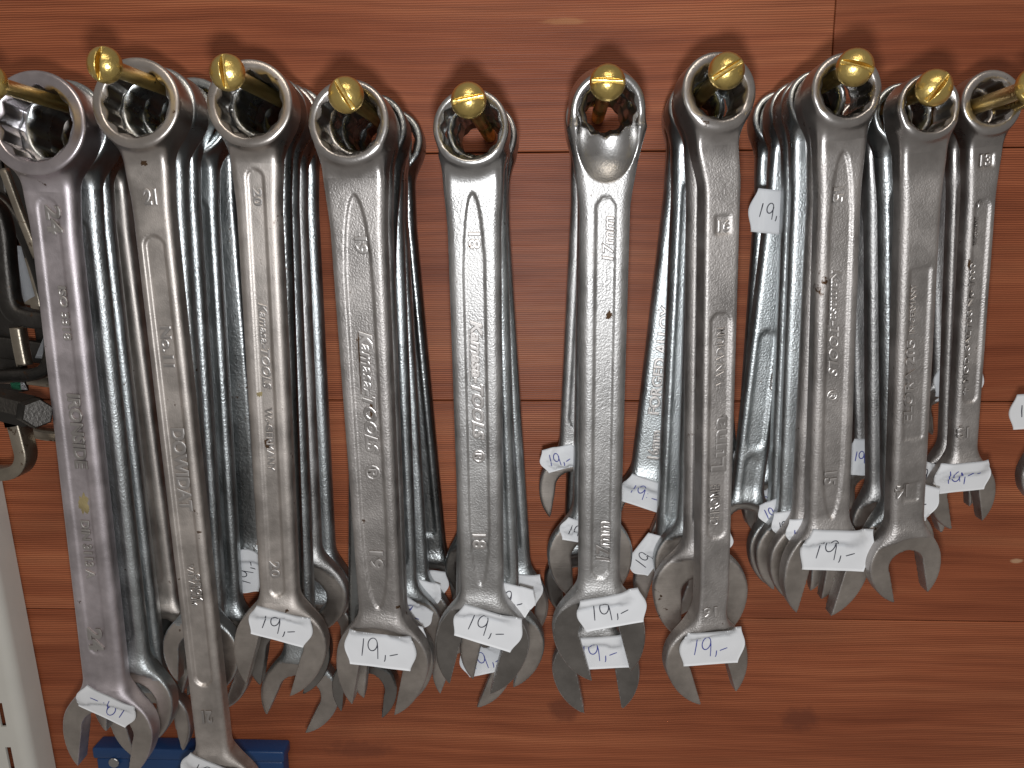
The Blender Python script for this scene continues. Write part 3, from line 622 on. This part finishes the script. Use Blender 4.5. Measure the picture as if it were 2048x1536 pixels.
for size, s in STACKS.items():
    T = 8.6+size*0.19
    tilt = s.get('tilt', 12)
    Yf = s['Yf']
    (hx, hy), Yh, ang = s['screw']
    screw_at = screw(hx, hy, Yh, ang, 'brass slotted round-head screw holding up ' + NAMES[size], swing=RNG.normal(0, 0.0015), droop=RNG.normal(0.0, 0.001))
    # front wrench
    n = Vector((0, -1, math.sin(math.radians(4))))
    ring = P(*s['ring'], Yf)-n*(T/2000)
    tj = 1.9+size*0.10
    Yj = (ring.y)*0.72
    jaw = P(*s['jaw'], Yj-tj/1000)+Vector((0, tj/1000, 0))
    root = empty('combination_wrench', place(ring, jaw, {19: -4, 18: -2, 17: 3, 16: 9, 15: 5, 14: 6, 13: 4}.get(size, RNG.normal(0, 1.2))))
    tag(root, s['label'], 'wrench', GROUP)
    bpy.context.view_layer.update()
    L = (ring-jaw).length*1000
    mp = mm_per_px(Yf); mj = mm_per_px(Yj-tj/1000)
    ml = mm_per_px((Yf+Yj)/2)
    pan = []
    for (kind, ya, yb, wp, dep) in s['panels']:
        f = lambda yy: to_local(root, s['ring'][0]+(s['jaw'][0]-s['ring'][0])*(yy-s['ring'][1])/(s['jaw'][1]-s['ring'][1]), yy, -s['t'])[1]
        pan.append((kind, f(ya), f(yb), wp*ml, dep))
    wr = Wrench(L, size, s['R']*mp, T, s['hw'][0]*ml, s['hw'][1]*ml, s['t'], s['Rj']*mj, s['beta'], tilt=tilt, rr=s['rr'], tj=tj, panels=pan, scoop=s.get('scoop', False), tip={24: 1.38, 20: 1.42, 19: 1.5, 18: 1.4, 15: 1.4, 17: 1.36, 16: 1.36}.get(size, 1.28), flare=2.6 if size == 17 else 1.2, xoff=2.4 if size == 16 else 0.0)
    parts = wr.build(root, M[s['mat'][0]], M[s['mat'][1]], M[s['mat'][2]])
    bpy.context.view_layer.update()
    outline_default = 'soft_outline' if size in (24, 21, 20, 14) else 'outline'
    for (body, px, py, ln, cw, way, kw) in s['text']:
        lettering(wr, root, parts[1], M['letter'], body, px, py, ln, cw, way, **kw)
    for (px, py, wp, hp, rot, ink, tx) in s['stick']:
        sticker(wr, root, parts[2], px, py, wp, hp, rot, ink, tx)
    for (px, py, rx, ry, mt, sd, nm) in s['stains']: stain(wr, root, parts[1], px, py, rx, ry, mt, sd, nm)
    # the ones behind it on the same screw
    sp0 = screw_at(ring.y); drop = ring.z-sp0.z
    for i, (jpx, rjp, beta, mt, st) in enumerate(s['back']):
        y = ring.y+STEP*(i+1)*(0.97 if len(s['back']) < 6 else 0.88)
        if y > -0.008: y = -0.008
        sp = screw_at(y); fr_ = 1-0.2*RNG.random(); R = s['R']*mp*fr_
        rg = Vector((sp.x+(ring.x-sp0.x)*max(0, 1-0.5*(i+1))+RNG.normal(0, 0.0016), y, sp.z+drop*fr_-0.0006*RNG.random()))
        yj = y*0.74
        jw = P(*jpx, yj-tj/1000)+Vector((0, tj/1000, 0))
        rt = empty('combination_wrench', place(rg, jw, RNG.normal(0, 2.0)))
        lab = f"{ADJ[mt]} wrench hanging {ORD[i]} behind {NAMES[size]}" if i == 0 else f"{ADJ[mt]} wrench, {ORD[i]} behind {NAMES[size]}"
        if st: lab += ', with sticker'
        tag(rt, lab, 'wrench', GROUP)
        bpy.context.view_layer.update()
        Rj = rjp*mm_per_px(yj)
        sz = min(size*(0.97+0.03*RNG.random()), Rj*1.2)
        hwb = (s['hw'][0]*ml*0.92, s['hw'][1]*ml*0.90) if size != 16 else (s['hw'][0]*ml*1.15, s['hw'][1]*ml*1.15)
        hwb = tuple(min(hh, Rj*0.62) for hh in hwb)
        kpan = []; Lb = (rg-jw).length*1000
        if (size, i) == (15, 3): kpan = [('round', Lb*0.50, Lb*0.80, 3.6, 0.5), ('round', Lb*0.82, Lb*0.96, 3.0, 0.4)]
        elif i % 2 == 0: kpan = [('round', R+16, Lb-Rj-12, hwb[0]*0.5, 0.5)]
        wb = Wrench(Lb, sz, R, T, hwb[0], hwb[1], s['t']*0.92, Rj, beta, tilt=10+4*RNG.random(), rr=s['t']*(0.55+0.3*RNG.random()), tj=tj*0.9, panels=kpan, hole=size*fr_, fine=False)
        jm = {'dark': 'jawdark', 'jawdark': 'jawdark'}.get(mt, 'jaw')
        hm = {'jaw': 'satin', 'jawdark': 'bright'}.get(mt, mt)
        pb = wb.build(rt, M[hm], M[hm], M[jm])
        bpy.context.view_layer.update()
        if st:
            onh = st[1] < jpx[1]-1.35*rjp
            sticker(wb, rt, pb[1] if onh else pb[2], *st[:5], 'ink_blue' if (size+i) % 2 else 'ink_black', '19:-' if (size, i) in ((16, 3), (15, 4)) else '19,-', seed=i)
        if (size, i) == (16, 3):
            lettering(wb, rt, pb[1], M['letter'], 'FORGED ALLOY', 1320, 722, 220, 24, 'up'); lettering(wb, rt, pb[1], M['letter'], '16mm', 1309, 890, 58, 24, 'up')
        if (size, i) == (15, 3):
            lettering(wb, rt, pb[1], M['letter'], 'GEDORE-VANADIUM', 1559, 690, 190, 14, 'up')

# ------------------------------------------------------------------ a further wrench, cut by the right edge
Yf = -0.055
screw_at = screw(2150, 175, -0.09, 25, 'brass screw beyond the right edge holding the half-seen wrench')
ring = P(2140, 210, Yf)+Vector((0, 0.005, 0)); jaw = P(2092, 948, Yf*0.72)
root = empty('combination_wrench', place(ring, jaw)); bpy.context.view_layer.update()
tag(root, 'wrench almost hidden by the right edge, its white sticker partly showing', 'wrench', GROUP)
wr = Wrench((ring-jaw).length*1000, 12, 10.5, 9.5, 5.2, 5.0, 3.4, 11.5, 10, tj=3.2, fine=False)
pb = wr.build(root, M['satin'], M['satin'], M['jaw']); bpy.context.view_layer.update()
sticker(wr, root, pb[1], 2066, 822, 96, 76, 3, 'ink_black', '10,-')

# ------------------------------------------------------------------ swept bars, clamps, upright, case
def sweep(name, pts, wdt, hgt, mat, parent=None, rnd=0.25, face=Vector((0, 1, 0)), sub=6):
    # bar of rounded rectangular section along a smoothed polyline
    pts = [Vector(p) for p in pts]; P_ = []
    for i in range(len(pts)-1):
        p0, p1, p2, p3 = pts[max(i-1, 0)], pts[i], pts[i+1], pts[min(i+2, len(pts)-1)]
        for k in range(sub):
            t = k/sub; P_.append(0.5*((2*p1)+(p2-p0)*t+(2*p0-5*p1+4*p2-p3)*t*t+(3*p1-p0-3*p2+p3)*t*t*t))
    P_.append(pts[-1])
    sec = []
    r = min(wdt, hgt)*rnd
    for cx, cy, a0 in ((wdt/2-r, hgt/2-r, 0), (-wdt/2+r, hgt/2-r, 90), (-wdt/2+r, -hgt/2+r, 180), (wdt/2-r, -hgt/2+r, 270)):
        for k in range(3): a = math.radians(a0+45*k); sec.append((cx+r*math.cos(a), cy+r*math.sin(a)))
    V, fs = [], []; m = len(sec)
    for i, p in enumerate(P_):
        t = (P_[min(i+1, len(P_)-1)]-P_[max(i-1, 0)]).normalized(); a = t.cross(face).normalized(); b = a.cross(t)
        for sx, sy in sec: V.append(p+a*sx+b*sy)
    for i in range(len(P_)-1):
        for j in range(m): q = (i*m+j, i*m+(j+1) % m, (i+1)*m+(j+1) % m, (i+1)*m+j); fs.append(q)
    fs.append(tuple(range(m))[::-1]); fs.append(tuple((len(P_)-1)*m+j for j in range(m)))
    bm = bmesh.new(); vs = [bm.verts.new(v) for v in V]
    for f in fs: bm.faces.new([vs[k] for k in f])
    o = bm_obj(name, bm, mat, parent, True)
    o.data.shade_smooth(); 
    for e in o.data.edges: pass
    return o
def rod(name, a, b, r, mat, parent, pitch=1.6, depth=0.55):
    ax = (b-a); ln = ax.length*1000; tv, tf = threads(r, depth, pitch, 0, ln+4)
    o = meshobj(name, tv*0.001, tf, mat, None, True); q = Vector((0, 1, 0)).rotation_difference(ax.normalized())
    me = o.data; me.transform(Matrix.Translation(a) @ q.to_matrix().to_4x4()); me.update(); o.parent = parent; return o
def prism(name, a, b, r, n, mat, parent):
    ax = (b-a).normalized(); q = Vector((0, 0, 1)).rotation_difference(ax).to_matrix()
    bm = bmesh.new(); va = []; 
    for (p, rr) in ((a, r*0.9), (a+ax*r*0.12, r), (b-ax*r*0.12, r), (b, r*0.9)):
        va.append([bm.verts.new(p+q @ Vector((rr*math.cos(2*math.pi*k/n), rr*math.sin(2*math.pi*k/n), 0))) for k in range(n)])
    for u_, v_ in zip(va, va[1:]):
        for k in range(n): bm.faces.new((u_[k], u_[(k+1) % n], v_[(k+1) % n], v_[k]))
    bm.faces.new(va[0][::-1]); bm.faces.new(va[-1])
    return bm_obj(name, bm, mat, parent)
def paper(name, quad, Y, mat, parent, bend=0.002):
    a, b, c, d = [P(x, y, Y) for x, y in quad]; V = []; n = 8
    for i in range(n+1):
        t = i/n; off = Vector((0, -bend*math.sin(math.pi*t), 0)); V += [a.lerp(b, t)+off, d.lerp(c, t)+off]
    fs = [(2*i, 2*i+1, 2*i+3, 2*i+2) for i in range(n)]
    bm = bmesh.new(); vs = [bm.verts.new(v) for v in V]
    for f in fs: bm.faces.new([vs[k] for k in f])
    bmesh.ops.solidify(bm, geom=bm.faces[:], thickness=0.0001)
    return bm_obj(name, bm, mat, parent, True)
CG = 'small screw clamps hanging at the left edge'
K = lambda pts, Y: [P(x, y, Y) for x, y in pts]
c1 = tag(empty('screw_clamp'), 'black iron screw clamp with rounded frame corner, left of the lilac-grey wrench', 'clamp', CG)
sweep('frame', K([(-70, 400), (-22, 408), (2, 450), (12, 540), (24, 612), (58, 636), (140, 642)], -0.050), 0.0075, 0.008, M['black'], c1)
rod('threaded_rod', P(14, 300, -0.046), P(34, 452, -0.046), 0.0030*1000, M['rod'], c1)
sweep('tommy_bar', K([(8, 338), (40, 425), (76, 515)], -0.053), 0.0032, 0.003, M['rod'], c1)
paper('price_sticker', [(20, 490), (42, 492), (70, 592), (46, 612)], -0.040, M['paper'], c1)
c2 = tag(empty('screw_clamp'), 'dark screw clamp with slanting thin frame, behind the black rounded one', 'clamp', CG)
sweep('frame', K([(-30, 385), (22, 420), (74, 520), (104, 640), (96, 735), (20, 752), (-40, 748)], -0.030), 0.0055, 0.007, M['black'], c2)
rod('threaded_rod', P(50, 280, -0.026), P(70, 470, -0.026), 0.0034*1000, M['black'], c2)
sweep('spindle', K([(58, 515), (70, 575), (80, 640)], -0.028), 0.005, 0.004, M['rod'], c2)
sweep('pad', K([(36, 655), (42, 690), (50, 730)], -0.036), 0.005, 0.006, M['rod'], c2)
sweep('crossbar', K([(-20, 752), (50, 755), (130, 765)], -0.020), 0.006, 0.006, M['rod'], c2)
paper('price_sticker', [(70, 716), (88, 672), (92, 680), (90, 718)], -0.026, M['paper'], c2, 0.0)
c3 = tag(empty('screw_clamp'), 'lower rusty clamp with thick bolt, black hexagon head and steel hook', 'clamp', CG)
prism('bolt', P(-70, 792, -0.046), P(70, 826, -0.046), 0.0075, 8, M['black'], c3)
prism('bolt_head', P(62, 824, -0.050), P(76, 827, -0.060), 0.0062, 6, M['black'], c3)
sweep('hook', K([(36, 842), (46, 880), (52, 915), (36, 940), (-8, 946), (-60, 944)], -0.040), 0.0055, 0.009, M['rod'], c3, 0.15)
sweep('frame', K([(60, 860), (90, 868), (130, 872)], -0.026), 0.005, 0.006, M['rod'], c3)
paper('price_sticker', [(4, 834), (54, 846), (30, 853), (10, 856)], -0.0465, M['paper'], c3, 0.0)
tagp = paper('price_tag', [(16, 756), (52, 762), (56, 780), (24, 778)], -0.030, M['paper'], c3, 0.0)
t2 = paper('printed_band', [(17, 757), (40, 761), (42, 780), (24, 778)], -0.0303, M['green'], tagp, 0.0)

c4 = tag(empty('screw_clamp'), 'flat dark clamp bars furthest back, against the boards', 'clamp', CG)
sweep('frame', K([(30, 285), (58, 420), (84, 560), (108, 720), (112, 770)], -0.012), 0.012, 0.005, M['black'], c4, 0.2)
sweep('frame', K([(-24, 300), (0, 460), (14, 620), (24, 780)], -0.012), 0.014, 0.005, M['black'], c4, 0.2)
sweep('crossbar', K([(-40, 560), (50, 590), (110, 600)], -0.016), 0.008, 0.004, M['rod'], c4, 0.2)
sweep('crossbar', K([(-40, 690), (50, 700), (120, 712)], -0.018), 0.010, 0.004, M['black'], c4, 0.2)
rod('threaded_rod', P(-2, 320, -0.020), P(14, 470, -0.020), 0.0036*1000, M['rod'], c4)
rod('threaded_rod', P(34, 330, -0.020), P(40, 450, -0.020), 0.0030*1000, M['rod'], c4)

# perforated shelf upright
A, B = P(0, 940, -0.001), P(112, 1536, -0.001)
up = tag(empty('shelf_upright'), 'cream perforated metal shelf upright in the lower left corner', 'shelf upright')
zax = (A-B).normalized(); xax = Vector((0, 1, 0)).cross(zax).normalized()
def Lc(x, y, z): return B+xax*x+Vector((0, y, 0))+zax*z
prof = [(0, 0)]+[(-0.0055+0.0055*math.cos(a), -0.0115-0.0055*math.sin(a)) for a in np.linspace(0, math.pi/2, 9)]
x0s, x1s = -0.0118, -0.0088                       # slot column
cols_ = [-0.0055, x1s, x0s, -0.024, -0.027, -0.10]
bm = bmesh.new()
zs = [-0.06]; k = -0.0385
while k < 0.30: zs += [k, k+0.0135]; k += 0.0252
zs.append(0.32)
grid = {}
def vert(x, y, z):
    key = (round(x, 6), round(y, 6), round(z, 6))
    if key not in grid: grid[key] = bm.verts.new(Lc(x, y, z))
    return grid[key]
for zi in range(len(zs)-1):
    za, zb = zs[zi], zs[zi+1]; slot = zi % 2 == 1
    for (xa, ya), (xb, yb) in zip(prof, prof[1:]): bm.faces.new((vert(xa, ya, za), vert(xb, yb, za), vert(xb, yb, zb), vert(xa, ya, zb)))
    for ci in range(len(cols_)-1):
        if slot and ci in (1, 3): continue
        xa, xb = cols_[ci], cols_[ci+1]; bm.faces.new((vert(xa, -0.017, za), vert(xb, -0.017, za), vert(xb, -0.017, zb), vert(xa, -0.017, zb)))
bmesh.ops.recalc_face_normals(bm, faces=bm.faces[:])
bmesh.ops.solidify(bm, geom=bm.faces[:], thickness=0.0012)
bm_obj('channel', bm, M['cream'], up, False)
for p in up.children[0].data.polygons: p.use_smooth = True
up.children[0].data.set_sharp_from_angle(angle=math.radians(35))

# blue plastic case under the wrenches
case = tag(empty('plastic_case'), 'blue plastic case just below the longest wrench at the lower edge', 'plastic case')
a = P(186, 1493, -0.010); b = P(568, 1493, -0.010)
def box(name, x0, x1, y0, y1, z0, z1, bev, mat, parent):
    bm = bmesh.new(); bmesh.ops.create_cube(bm, size=1.0)
    bmesh.ops.scale(bm, vec=(x1-x0, y1-y0, z1-z0), verts=bm.verts); bmesh.ops.translate(bm, vec=((x0+x1)/2, (y0+y1)/2, (z0+z1)/2), verts=bm.verts)
    bmesh.ops.bevel(bm, geom=bm.edges[:], offset=bev, segments=3, affect='EDGES', profile=0.5)
    return bm_obj(name, bm, mat, parent, True)
box('body', a.x+0.001, b.x-0.001, -0.0105, -0.001, a.z-0.06, a.z-0.0065, 0.0015, M['blue'], case)
box('lid', a.x, b.x, -0.0115, -0.0008, a.z-0.0063, a.z, 0.0012, M['blue'], case)
prism('bright_disc', P(229, 1524, -0.0114), P(229, 1524, -0.0114)+Vector((0, -0.0012, 0)), 0.0028, 10, M['bright'], case)  # small bright disc for the pale spot on the case front
print('wrench tris', sum(len(o.data.polygons) for o in bpy.data.objects if o.type == 'MESH')*2)
